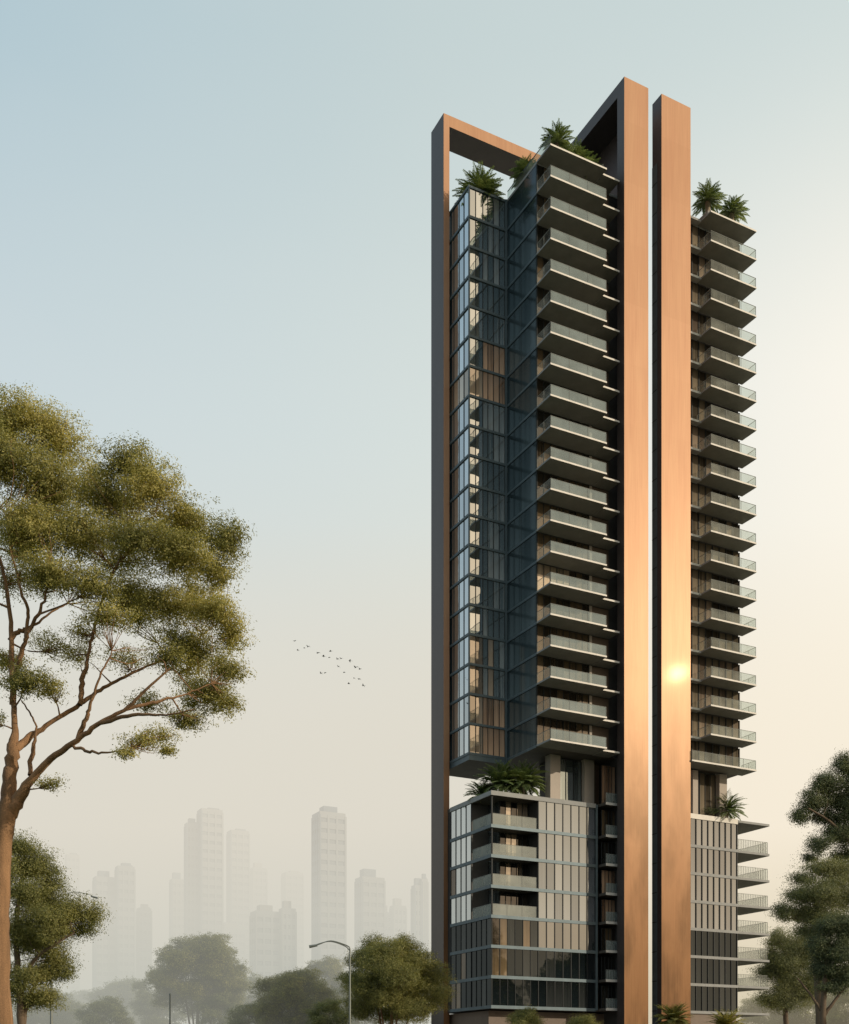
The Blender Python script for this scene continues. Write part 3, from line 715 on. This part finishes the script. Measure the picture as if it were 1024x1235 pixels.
def dome_tree(name, label, x, ytop, Y, wpx, mats, seed, group=None, leaf=None, dens=34, hfrac=.62, ybase=None, low=False):
    """a round-headed tree whose crown tops out at ytop and is wpx wide"""
    global rng
    keep = rng; rng = np.random.default_rng(seed)
    k = Y / F; top = P(x, ytop, Y); H = top.z; R = wpx * k / 2
    ch = H * hfrac if not low else H * .85
    cz = H - ch * .5
    cl = []
    n = 20
    for i in range(n):
        a = i * 2.39996 + rng.uniform(-.3, .3); f = (i + .5) / n
        zz = 1 - 1.75 * f; rr = math.sqrt(max(0, 1 - zz * zz)) if zz > -.2 else .98 - .35 * (-zz)
        s = rng.uniform(.24, .38)
        cl.append((top.x + math.cos(a) * rr * R * .72, Y + math.sin(a) * rr * R * .72, cz + zz * ch * .40, R * s * 1.25, R * s * 1.25, R * s * .8, 1.))
    cl.append((top.x, Y, cz, R * .6, R * .6, ch * .33, .6))
    bx = top.x
    limbs = [[(bx, Y, 0, H * .020 + .05), (bx + R * .02, Y, H * .18, H * .016 + .04), (bx - R * .03, Y, H * .38, H * .012 + .02), (bx, Y, cz + ch * .2, .05)]]
    for i in range(5):
        a = i * 1.256 + rng.uniform(-.3, .3)
        limbs.append([(bx, Y, H * .16, H * .010 + .03), (bx + math.cos(a) * R * .2, Y + math.sin(a) * R * .2, H * .34, H * .007 + .02), (bx + math.cos(a) * R * .42, Y + math.sin(a) * R * .42, cz, .05), (bx + math.cos(a) * R * .55, Y + math.sin(a) * R * .55, cz + ch * .15, .03)])
    lf = leaf or max(.10, 1.7 * k)
    r_ = tree(name, label, 'tree', (bx, Y, 0), limbs, cl, dens * (.13 / lf) ** 1.5 * 8., lf, mats, group, twig=.3, per=14, thick=.4, sides=5)
    rng = keep
    return r_

lm, bd = M['leaf_mid'], M['bark_dark']
dome_tree('broadleaf_tree', 'sunlit green tree with pale forked stems just left of the dark pillar', 474, 1128, 122, 132, (lm, M['bark']), 3, dens=44, hfrac=.66)
dome_tree('broadleaf_tree', 'low dark green tree directly left of the street lamp', 357, 1168, 165, 104, (lm, bd), 5, dens=40, hfrac=.7)
dome_tree('broadleaf_tree', 'tall hazy round-headed tree below the stepped skyscraper', 240, 1124, 205, 120, (lm, bd), 6, dens=34, hfrac=.62)
dome_tree('broadleaf_tree', 'grey-green hazy tree between the two front trees near the lamp', 392, 1152, 215, 78, (lm, bd), 8, dens=32, hfrac=.7)
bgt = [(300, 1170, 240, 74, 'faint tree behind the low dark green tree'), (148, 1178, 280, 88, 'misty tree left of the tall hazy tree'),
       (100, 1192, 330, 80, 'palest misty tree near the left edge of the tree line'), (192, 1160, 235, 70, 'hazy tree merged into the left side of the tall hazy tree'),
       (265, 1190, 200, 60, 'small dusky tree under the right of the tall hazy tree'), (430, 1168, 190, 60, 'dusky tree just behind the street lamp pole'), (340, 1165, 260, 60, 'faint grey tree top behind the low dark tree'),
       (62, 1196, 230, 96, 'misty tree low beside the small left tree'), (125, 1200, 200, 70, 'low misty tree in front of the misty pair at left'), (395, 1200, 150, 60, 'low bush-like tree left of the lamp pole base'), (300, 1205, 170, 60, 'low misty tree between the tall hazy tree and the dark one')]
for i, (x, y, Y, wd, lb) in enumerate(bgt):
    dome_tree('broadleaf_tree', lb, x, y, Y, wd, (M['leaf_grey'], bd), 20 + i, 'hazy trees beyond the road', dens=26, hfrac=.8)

# ---- trees on the right
YR = 105.
tree('broadleaf_tree', 'tallest tree at the right edge with layered dark grey-green boughs', 'tree', P(1060, HZ, YR) - Vector((0, 0, CAMZ)),
     [pxl([(1062, 1313, 0, 8), (1058, 1235, 0, 7), (1050, 1150, 0, 6), (1046, 1080, 0, 5), (1044, 1010, 0, 4), (1046, 950, 0, 2.5)], YR),
      pxl([(1046, 1040, 0, 3), (1020, 1010, -.5, 2), (1000, 990, -1, 1.6), (975, 975, -1.4, 1)], YR),
      pxl([(1048, 1100, 0, 3), (1024, 1062, -.5, 2.2), (1004, 1048, -1, 1.6), (985, 1040, -1.2, 1)], YR)],
     pxc([(1018, 922, 16, 14, 0, 1), (1000, 946, 22, 16, 0, 1), (1030, 945, 24, 20, .5, 1), (982, 968, 20, 14, 0, 1), (1012, 966, 26, 14, 1, .8), (964, 984, 14, 12, 0, .8), (990, 985, 20, 9, .8, .7),
          (1010, 1008, 24, 13, 0, 1), (1032, 1000, 24, 20, 0, 1), (988, 1020, 18, 11, -1, .9), (1022, 1030, 24, 12, 1, .8), (976, 1034, 12, 7, 0, .7), (1060, 960, 30, 40, 0, .8), (1070, 1040, 30, 40, 0, .8), (1010, 988, 22, 16, 1, .5), (1030, 975, 26, 26, 0, .6)], YR, 1.2),
     420, .14, (M['leaf_dark'], bd), twig=.32, per=16, thick=.25, shell=.15)
YR2 = 100.
tree('broadleaf_tree', 'pale olive layered tree with horizontal boughs right of the podium balconies', 'tree', P(985, HZ, YR2) - Vector((0, 0, CAMZ)),
     [pxl([(988, 1306, 0, 5), (988, 1235, 0, 4.2), (985, 1160, 0, 3.4), (990, 1100, 0, 2.4), (1000, 1060, 0, 1.5)], YR2)],
     pxc([(990, 1048, 30, 10, 0, .9), (1015, 1052, 26, 14, 1, .9), (968, 1060, 20, 8, 0, .9), (962, 1080, 22, 10, 0, 1), (990, 1076, 34, 13, -1, 1), (1018, 1082, 26, 16, 0, 1), (944, 1100, 14, 9, 0, 1),
          (970, 1102, 28, 11, 1, 1), (1000, 1108, 30, 14, -1, 1), (980, 1125, 26, 12, 0, .8), (985, 1090, 30, 24, 0, .6), (1005, 1066, 24, 20, 0, .6)], YR2, 1.35),
     380, .13, (M['leaf_grey'], bd), twig=.34, per=16, thick=.25, shell=.15)
YR3 = 88.
tree('broadleaf_tree', 'near-black slim tree in front of the other trees at lower right', 'tree', P(995, HZ, YR3) - Vector((0, 0, CAMZ)),
     [pxl([(994, 1322, 0, 5), (993, 1235, 0, 4), (994, 1195, 0, 3.4), (998, 1150, 0, 2.4), (1004, 1110, 0, 1.5)], YR3),
      pxl([(994, 1225, 0, 2.4), (1008, 1205, 0, 1.8), (1020, 1190, 0, 1.2)], YR3), pxl([(993, 1222, 0, 2), (978, 1200, 0, 1.5), (962, 1180, 0, 1)], YR3)],
     pxc([(1000, 1118, 20, 16, 0, 1.2), (1022, 1120, 22, 24, 0, 1.2), (988, 1140, 14, 18, 0, 1.2), (1010, 1150, 26, 24, 0, 1.3), (996, 1172, 18, 20, .5, 1.2), (1022, 1176, 20, 18, 0, 1.2), (1004, 1192, 20, 8, 0, .8)], YR3),
     520, .13, (M['leaf_dark'], bd), twig=.28, per=16, thick=.25, shell=.1)
tree('broadleaf_tree', 'hazy bushy tree right beside the lowest podium balconies', 'tree', P(950, HZ, 150) - Vector((0, 0, CAMZ)),
     [pxl([(950, 1300, 0, 4), (948, 1235, 0, 3.4), (946, 1190, 0, 2.4), (944, 1150, 0, 1.6)], 150)],
     pxc([(938, 1134, 18, 12, 0, 1), (958, 1140, 22, 14, 0, 1), (930, 1156, 16, 10, 0, 1), (955, 1160, 28, 14, 0, 1), (925, 1175, 20, 10, 1, .9), (950, 1182, 32, 14, 0, .9), (975, 1150, 20, 20, 0, .9), (940, 1205, 32, 14, 0, .9), (975, 1190, 24, 24, 0, .9), (945, 1168, 26, 24, 0, .6)], 150, 1.35),
     230, .17, (M['leaf_grey'], bd), twig=.4, per=16, thick=.25, shell=.15)
for i, (x, y, Y, wd, lb) in enumerate([(915, 1196, 190, 60, 'lowest misty tree seen under the podium balconies'), (972, 1178, 185, 90, 'misty tree mass behind the near-black slim tree'), (1030, 1160, 175, 90, 'misty tree cut by the right edge low down')]):
    dome_tree('broadleaf_tree', lb, x, y, Y, wd, (M['leaf_grey'], bd), 60 + i, dens=26, hfrac=.85)
# trees beyond the right edge, mirrored in the lower glass
for i, (X_, Y_, H_, R_) in enumerate([(66, 84, 24, 9), (84, 72, 27, 10), (104, 66, 22, 9), (92, 94, 25, 10), (122, 78, 26, 10)]):
    x_ = CX + X_ / Y_ * F; y_ = HZ - (H_ - CAMZ) / Y_ * F
    dome_tree('broadleaf_tree', 'street tree standing right of the tower beyond the frame', x_, y_, Y_, 2 * R_ / Y_ * F, (lm, bd), 80 + i, 'street trees right of the tower', leaf=.4, dens=50, hfrac=.75)

# ---- palms
def palm(label, base, trunk_h, fl, n, seed, group=None, mat=None, droop=1., tr=.18, name='palm_tree'):
    global rng
    keep = rng; rng = np.random.default_rng(seed)
    root = empty(name, base, label, 'palm' if name == 'palm_tree' else 'shrub', group)
    if trunk_h > .05:
        ps = [spline([(0, 0, -.02, tr * 1.25), (.03, .02, trunk_h * .5, tr), (0, 0, trunk_h, tr * 1.1), (0, 0, trunk_h + .3, tr * .5)], 5)]
        V, Fc = tubes(ps, 8); np_mesh('trunk', V, Fc, M['palmtrunk'], root, smooth=True)
    Vs, Fs, o = [], [], 0
    for i in range(n):
        az = i * 2.39996 + rng.uniform(-.2, .2); f = (i + .5) / n
        el = math.radians(82 - 100 * f ** .9 + rng.uniform(-6, 6)); L = fl * rng.uniform(.8, 1.1)
        N = 15; s = np.linspace(0, 1, N)
        ang = el - droop * (s ** 1.6) * rng.uniform(.7, 1.15)
        seg = L / (N - 1); r = np.concatenate([[0], np.cumsum(np.cos(ang[:-1]) * seg)]); z = np.concatenate([[0], np.cumsum(np.sin(ang[:-1]) * seg)])
        pts = np.stack([np.cos(az) * r, np.sin(az) * r, z + trunk_h + .15], 1)
        side = np.array([-math.sin(az), math.cos(az), 0.])
        tg = unit(np.gradient(pts, axis=0))
        # rachis
        for j in range(1, N):
            t0 = s[j]
            if t0 > .1:
                for q in range(3):
                    a_ = pts[j - 1] + (pts[j] - pts[j - 1]) * (q / 3)
                    ll = fl * .24 * (math.sin(min(1, t0 * 1.05) * math.pi * .82 + .35)) * rng.uniform(.85, 1.15)
                    for sg in (-1, 1):
                        d = unit(side * sg * .85 + tg[j] * .75 + np.array([0, 0, .12 - .25 * t0]) + rng.normal(size=3) * .07)
                        wv = unit(np.cross(d, np.array([0, 0, 1.]) + tg[j] * .3)) * fl * .016
                        tip = a_ + d * ll + np.array([0, 0, -.08 * ll])
                        Vs.append(np.array([a_ - wv, a_ + d * ll * .5 - wv * 1.1, tip, a_ + d * ll * .5 + wv * 1.1])); Fs.append([o, o + 1, o + 2, o + 3]); o += 4
            wv = side * .02 * (1 - t0 * .7)
            Vs.append(np.array([pts[j - 1] - wv, pts[j] - wv, pts[j] + wv, pts[j - 1] + wv])); Fs.append([o, o + 1, o + 2, o + 3]); o += 4
    np_mesh('fronds', np.concatenate(Vs), np.array(Fs), mat or M['leaf_palm'], root)
    rng = keep
    return root

def shrub(label, base, R, H, seed, mat, group=None, leaf=.16, dens=50):
    global rng
    keep = rng; rng = np.random.default_rng(seed)
    cl = [(base[0] + rng.normal() * R * .4, base[1] + rng.normal() * R * .4, base[2] + H * rng.uniform(.35, .8), R * .5, R * .5, H * .3, 1.) for _ in range(7)]
    B = np.array(base, float)
    root = empty('shrub', base, label, 'shrub', group)
    paths = []
    for c_ in cl: paths.append(spline([(*B, .04), *[(*(B + (np.array(c_[:3]) - B) * .5), .025)], (*c_[:3], .01)], 3))
    for p in paths: p[:, :3] -= B
    V, Fc = tubes(paths, 5); np_mesh('stem', V, Fc, M['bark_dark'], root)
    V, Fc = leaf_cloud(crown_points(cl, dens, 10, leaf * 1.2)[0], leaf, leaf * .4, 0.)
    np_mesh('foliage', V - B, Fc, mat, root)
    rng = keep
    return root

mb = MB(); mb.box(-4.4, -.7, 10.4, 15.3, zA[1] + 1.21, ZR - .5, M['planter']); mb.build('roof_planter', T)
zp = ZR - .5
palm('big palm on the roof of the left glass block under the copper beam', W(-2.6, 11.2, zp), 1.0, 3.3, 70, 1)
shrub('small bushy plants beside the rooftop palm of the left glass block', W(-1.4, 10.6, zp), 1.0, 1.3, 2, M['leaf_palm'])
palm('small palm on the central roof edge, leftmost of the central roof', W(.8, 6.6, ZR), 1.2, 2.1, 44, 3)
palm('palm at the near corner of the central roof above the top balcony', W(2.0, 1.7, ZR + .3), 1.5, 2.2, 46, 4)
palm('dark palm in the middle of the central roof under the frame', W(5.0, 2.4, ZR + .3), .8, 2.3, 50, 5)
palm('dark palm at the right of the central roof next to the tall pillar', W(7.0, 3.2, ZR + .3), .6, 2.3, 50, 6)
shrub('leafy planting along the central roof edge between the palms', W(3.6, 1.8, ZR + .5), 1.3, 1.4, 7, M['leaf_palm'])
palm('left palm of the pair on the roof of the right block', W(23.3, .9, ZR + .5), 1.6, 2.3, 46, 8, tr=.28)
palm('right palm of the pair on the roof of the right block', W(27.1, .9, ZR + .5), 1.5, 2.2, 46, 9, tr=.26)
shrub('low planting between the two palms on the right roof', W(25.2, 1.2, ZR + .4), 1.2, .9, 10, M['leaf_grey'])
palm('wide palm on the terrace below the left glass block', W(-2.4, 6.8, 33.2), 1.5, 3.3, 64, 11)
palm('palm on the terrace below the central block, right of the wide palm', W(.2, 6.0, 33.2), 1.8, 3.3, 64, 12)
palm('small palm low at the left of the terrace planting', W(-3.8, 8.6, 33.2), .5, 2.6, 40, 13)
palm('single palm on the terrace of the right podium', W(27.9, 2.7, 33.2), .9, 2.8, 46, 14)
shrub('dark shrub on the right terrace left of its palm', W(25.4, 2.6, 33.2), 1.1, 1.3, 15, M['leaf_dark'])
# plants in front of the tower at street level
def street_plant(x, ytop, Y): q = P(x, HZ, Y); return (q.x, q.y, 0), P(x, ytop, Y).z
b_, h_ = street_plant(812, 1206, 112)
palm('feathery green palm at the foot of the second copper pillar', b_, h_ - 2.2, 2.4, 60, 30, mat=M['leaf_mid'])
b_, h_ = street_plant(876, 1216, 112)
palm('yellow-green palm at the foot of the right podium', b_, h_ - 2.0, 2.3, 56, 31, mat=M['leaf_big'])
dome_tree('broadleaf_tree', 'small tree top at the foot of the left podium', 633, 1214, 110, 46, (M['leaf_mid'], bd), 41, dens=44)
dome_tree('broadleaf_tree', 'small tree top just left of the great copper pillar base', 703, 1222, 110, 42, (M['leaf_mid'], bd), 42, dens=44)

# ------------------------------------------------------------------ street lamps
def lamp(label, x, ytop, Y, arm_px, side=-1, double=True, sc=1.):
    k = Y / F; H = P(x, ytop, Y).z; b = P(x, HZ, Y); r = empty('street_lamp', (b.x, b.y, 0), label, 'street lamp', 'street lamps')
    sc_ = sc
    V, Fc = tubes([[(0, 0, 0, .12), (0, 0, H * .3, .10), (0, 0, H - .3, .065)]], 8); np_mesh('pole', V, Fc, M['lamp_pole'], r, smooth=True)
    mb = MB(); mb.bar((0, 0, 0), (0, 0, .5), .2, .17, M['lamp_pole'], 10); mb.build('base', r)
    L = arm_px * k
    for j in range(2 if double else 1):
        a = [(0, 0, H - .5 + .25 * j, .05), (side * L * .15, 0, H - .12 + .1 * j, .045 * sc), (side * L * .55, -.1, H + .22 + .05 * j, .04 * sc), (side * L * .9, -.15, H + .02 - .06 * j, .035 * sc), (side * L, -.15, H - .12, .03 * sc)]
        V, Fc = tubes([spline(a, 5)], 6); np_mesh('arm', V, Fc, M['lamp_pole'], r, smooth=True)
    mb = MB(); mb.bar((side * L * .93, -.15, H - .08), (side * (L + .45 * sc), -.15, H - .2), .09 * sc, .13 * sc, M['lamp_pole'], 8)
    mb.build('lamp_head', r)
    return r
lamp('street lamp with a long curved arm reaching left, beside the sunlit tree', 422, 1139, 91, 42, -1)
lamp('street lamp whose curved arm shows beyond the small left tree', 62, 1080, 80, 52, 1, False, .55)
k_ = P(205, 1200, 150); r = empty('utility_post', (k_.x, k_.y, 0), 'thin bare post among the hazy trees left of centre', 'post')
V, Fc = tubes([[(0, 0, 0, .13), (0, 0, k_.z, .09)]], 8); np_mesh('pole', V, Fc, M['lamp_pole'], r, smooth=True)
mb = MB(); mb.bar((0, 0, k_.z), (0, 0, k_.z + .25), .16, .05, M['lamp_pole'], 8); mb.build('cap', r)

# ------------------------------------------------------------------ distant city
def city(label, parts, Y, rot=ROT, mat='city_wall', fh=3.6):
    x0, x1, yt = parts[0]
    cxx = (x0 + x1) / 2; b = P(cxx, HZ, Y)
    r = empty('skyscraper', (b.x, b.y, 0), label, 'building', 'hazy skyscrapers on the skyline', rot)
    for j, (x0, x1, yt) in enumerate(parts):
        k = Y / F; wpx = (x1 - x0) * k; H = P(x0, yt, Y).z
        a, bb = wpx / (math.cos(rot) + math.sin(rot) * .75), .75 * wpx / (math.cos(rot) + math.sin(rot) * .75)
        ox = ((x0 + x1) / 2 - cxx) * k * math.cos(rot); oy = -((x0 + x1) / 2 - cxx) * k * math.sin(rot)
        mb = MB(); mb.box(ox - a / 2 + .3, ox + a / 2 - .3, oy - bb / 2 + .3, oy + bb / 2 - .3, 0, H - .5, M['city_glass']); mb.build('glass', r)
        mb = MB(); z = 0; n = int(H / fh)
        for i in range(n + 1):
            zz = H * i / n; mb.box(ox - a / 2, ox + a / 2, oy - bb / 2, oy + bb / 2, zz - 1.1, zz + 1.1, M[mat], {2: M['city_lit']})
        m_ = max(3, int(a / 4.5))
        for i in range(m_ + 1):
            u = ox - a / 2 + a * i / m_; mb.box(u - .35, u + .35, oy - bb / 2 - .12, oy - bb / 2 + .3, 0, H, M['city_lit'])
        m_ = max(3, int(bb / 4.5))
        for i in range(m_ + 1):
            u = oy - bb / 2 + bb * i / m_; mb.box(ox - a / 2 - .12, ox - a / 2 + .3, u - .35, u + .35, 0, H, M[mat])
        mb.build('facade', r)
        mb = MB(); 
        q = random.random(); mb.box(ox - a * (.1 + .3 * q), ox + a * (.4 - .25 * q), oy - bb * .3, oy + bb * .25, H + .01, H + 1.5 + 3 * q, M[mat])
        if q > .93: mb.bar((ox + a * .1, oy, H), (ox + a * .1, oy, H + 6 + 9 * q), .35, .15, M[mat])
        if q < .6: mb.box(ox + a * .2, ox + a * .42, oy - bb * .2, oy + bb * .1, H + .01, H + 1.8, M[mat])
        mb.build('roof_plant', r)
    return r
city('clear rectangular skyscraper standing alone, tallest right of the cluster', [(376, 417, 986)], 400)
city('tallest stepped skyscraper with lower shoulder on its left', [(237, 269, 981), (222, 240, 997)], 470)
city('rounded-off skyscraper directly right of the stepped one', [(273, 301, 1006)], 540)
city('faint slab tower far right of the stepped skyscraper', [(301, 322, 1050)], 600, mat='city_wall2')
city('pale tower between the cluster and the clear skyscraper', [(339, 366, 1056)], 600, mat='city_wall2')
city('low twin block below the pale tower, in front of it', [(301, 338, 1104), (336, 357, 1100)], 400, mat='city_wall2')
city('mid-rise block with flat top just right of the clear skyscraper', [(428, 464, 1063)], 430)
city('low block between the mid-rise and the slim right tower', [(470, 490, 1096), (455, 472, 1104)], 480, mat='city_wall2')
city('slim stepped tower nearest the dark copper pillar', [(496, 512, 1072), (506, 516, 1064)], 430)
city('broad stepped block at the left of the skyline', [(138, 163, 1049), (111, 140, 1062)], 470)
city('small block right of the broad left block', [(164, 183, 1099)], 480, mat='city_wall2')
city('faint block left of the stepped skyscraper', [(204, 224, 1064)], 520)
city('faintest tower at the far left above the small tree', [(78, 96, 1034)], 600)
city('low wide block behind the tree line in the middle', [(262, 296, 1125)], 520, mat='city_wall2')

# ------------------------------------------------------------------ birds
bird_me = None
bl = [(355.5, 773, 1.0), (359, 784, .7), (367, 781.5, .6), (371.5, 780, .9), (383.5, 787.5, 1.1), (390, 791.5, 1.1), (398.5, 785.5, 1.), (397, 793, .6), (407, 795, .8), (411.5, 794.3, 1.), (422, 797, .9), (429, 805, 1.2), (434, 807, .8), (387, 812, .8), (392, 811.5, .8), (415, 811, .7), (427, 818, .7), (433, 819, .9), (438, 827, .9), (420.5, 824.5, .8), (408, 804, .7)]
birds = ['leftmost and highest bird of the flock', 'second lowest bird at the left end of the flock', 'small bird between the left end birds', 'bird just right of the small left bird', 'dark bird in the left middle of the flock', 'dark wide-winged bird after the left middle one', 'bird flying above the left middle of the flock', 'tiny bird below the wide-winged one', 'small bird at the centre of the flock', 'level bird just right of the centre', 'bird alone right of the centre', 'darkest bird near the right end of the flock', 'small bird touching the darkest right bird', 'left bird of the low pair under the flock', 'right bird of the low pair under the flock', 'faint bird low between centre and right end', 'faint bird below the darkest right bird', 'bird at the right end above the lowest one', 'lowest bird at the far right of the flock', 'lowest bird left of the right end', 'faint bird below the centre of the flock']
for i, (x, y, s) in enumerate(bl):
    Yb = 150 + random.uniform(-8, 8); sp = .42 * s; fl_ = random.uniform(-.1, .35); rz = random.uniform(-.6, .6)
    V = [(0, .22, 0), (.05, .05, .03), (0, -.05, .06), (-.05, .05, .03), (0, .05, -.05), (0, -.28, .01), (.06, -.36, 0), (-.06, -.36, 0),
         (.05, .10, .03), (sp * .5, .06, fl_ * .6 * sp + .05), (sp, -.10, fl_ * .3 * sp), (sp * .45, -.08, fl_ * .5 * sp + .03), (.04, -.06, .03),
         (-.05, .10, .03), (-sp * .5, .06, fl_ * .6 * sp + .05), (-sp, -.10, fl_ * .3 * sp), (-sp * .45, -.08, fl_ * .5 * sp + .03), (-.04, -.06, .03)]
    V = [(a * 1.05, b * s, c_ * 1.2) for a, b, c_ in V]
    Fb = [(0, 1, 2), (0, 2, 3), (0, 4, 1), (0, 3, 4), (1, 5, 2), (2, 5, 3), (1, 4, 5), (3, 5, 4), (5, 6, 7), (8, 9, 11, 12), (9, 10, 11), (13, 17, 16, 14), (14, 16, 15)]
    me = bpy.data.meshes.new('bird'); me.from_pydata(V, [], Fb); me.materials.append(M['bird']); me.update()
    o = bpy.data.objects.new('bird', me); COL.objects.link(o); o.location = P(x, y, Yb); o.rotation_euler = (random.uniform(-.2, .2), random.uniform(-.4, .4), rz + 1.2)
    tag(o, birds[i], 'bird', 'birds flying in a loose flock')
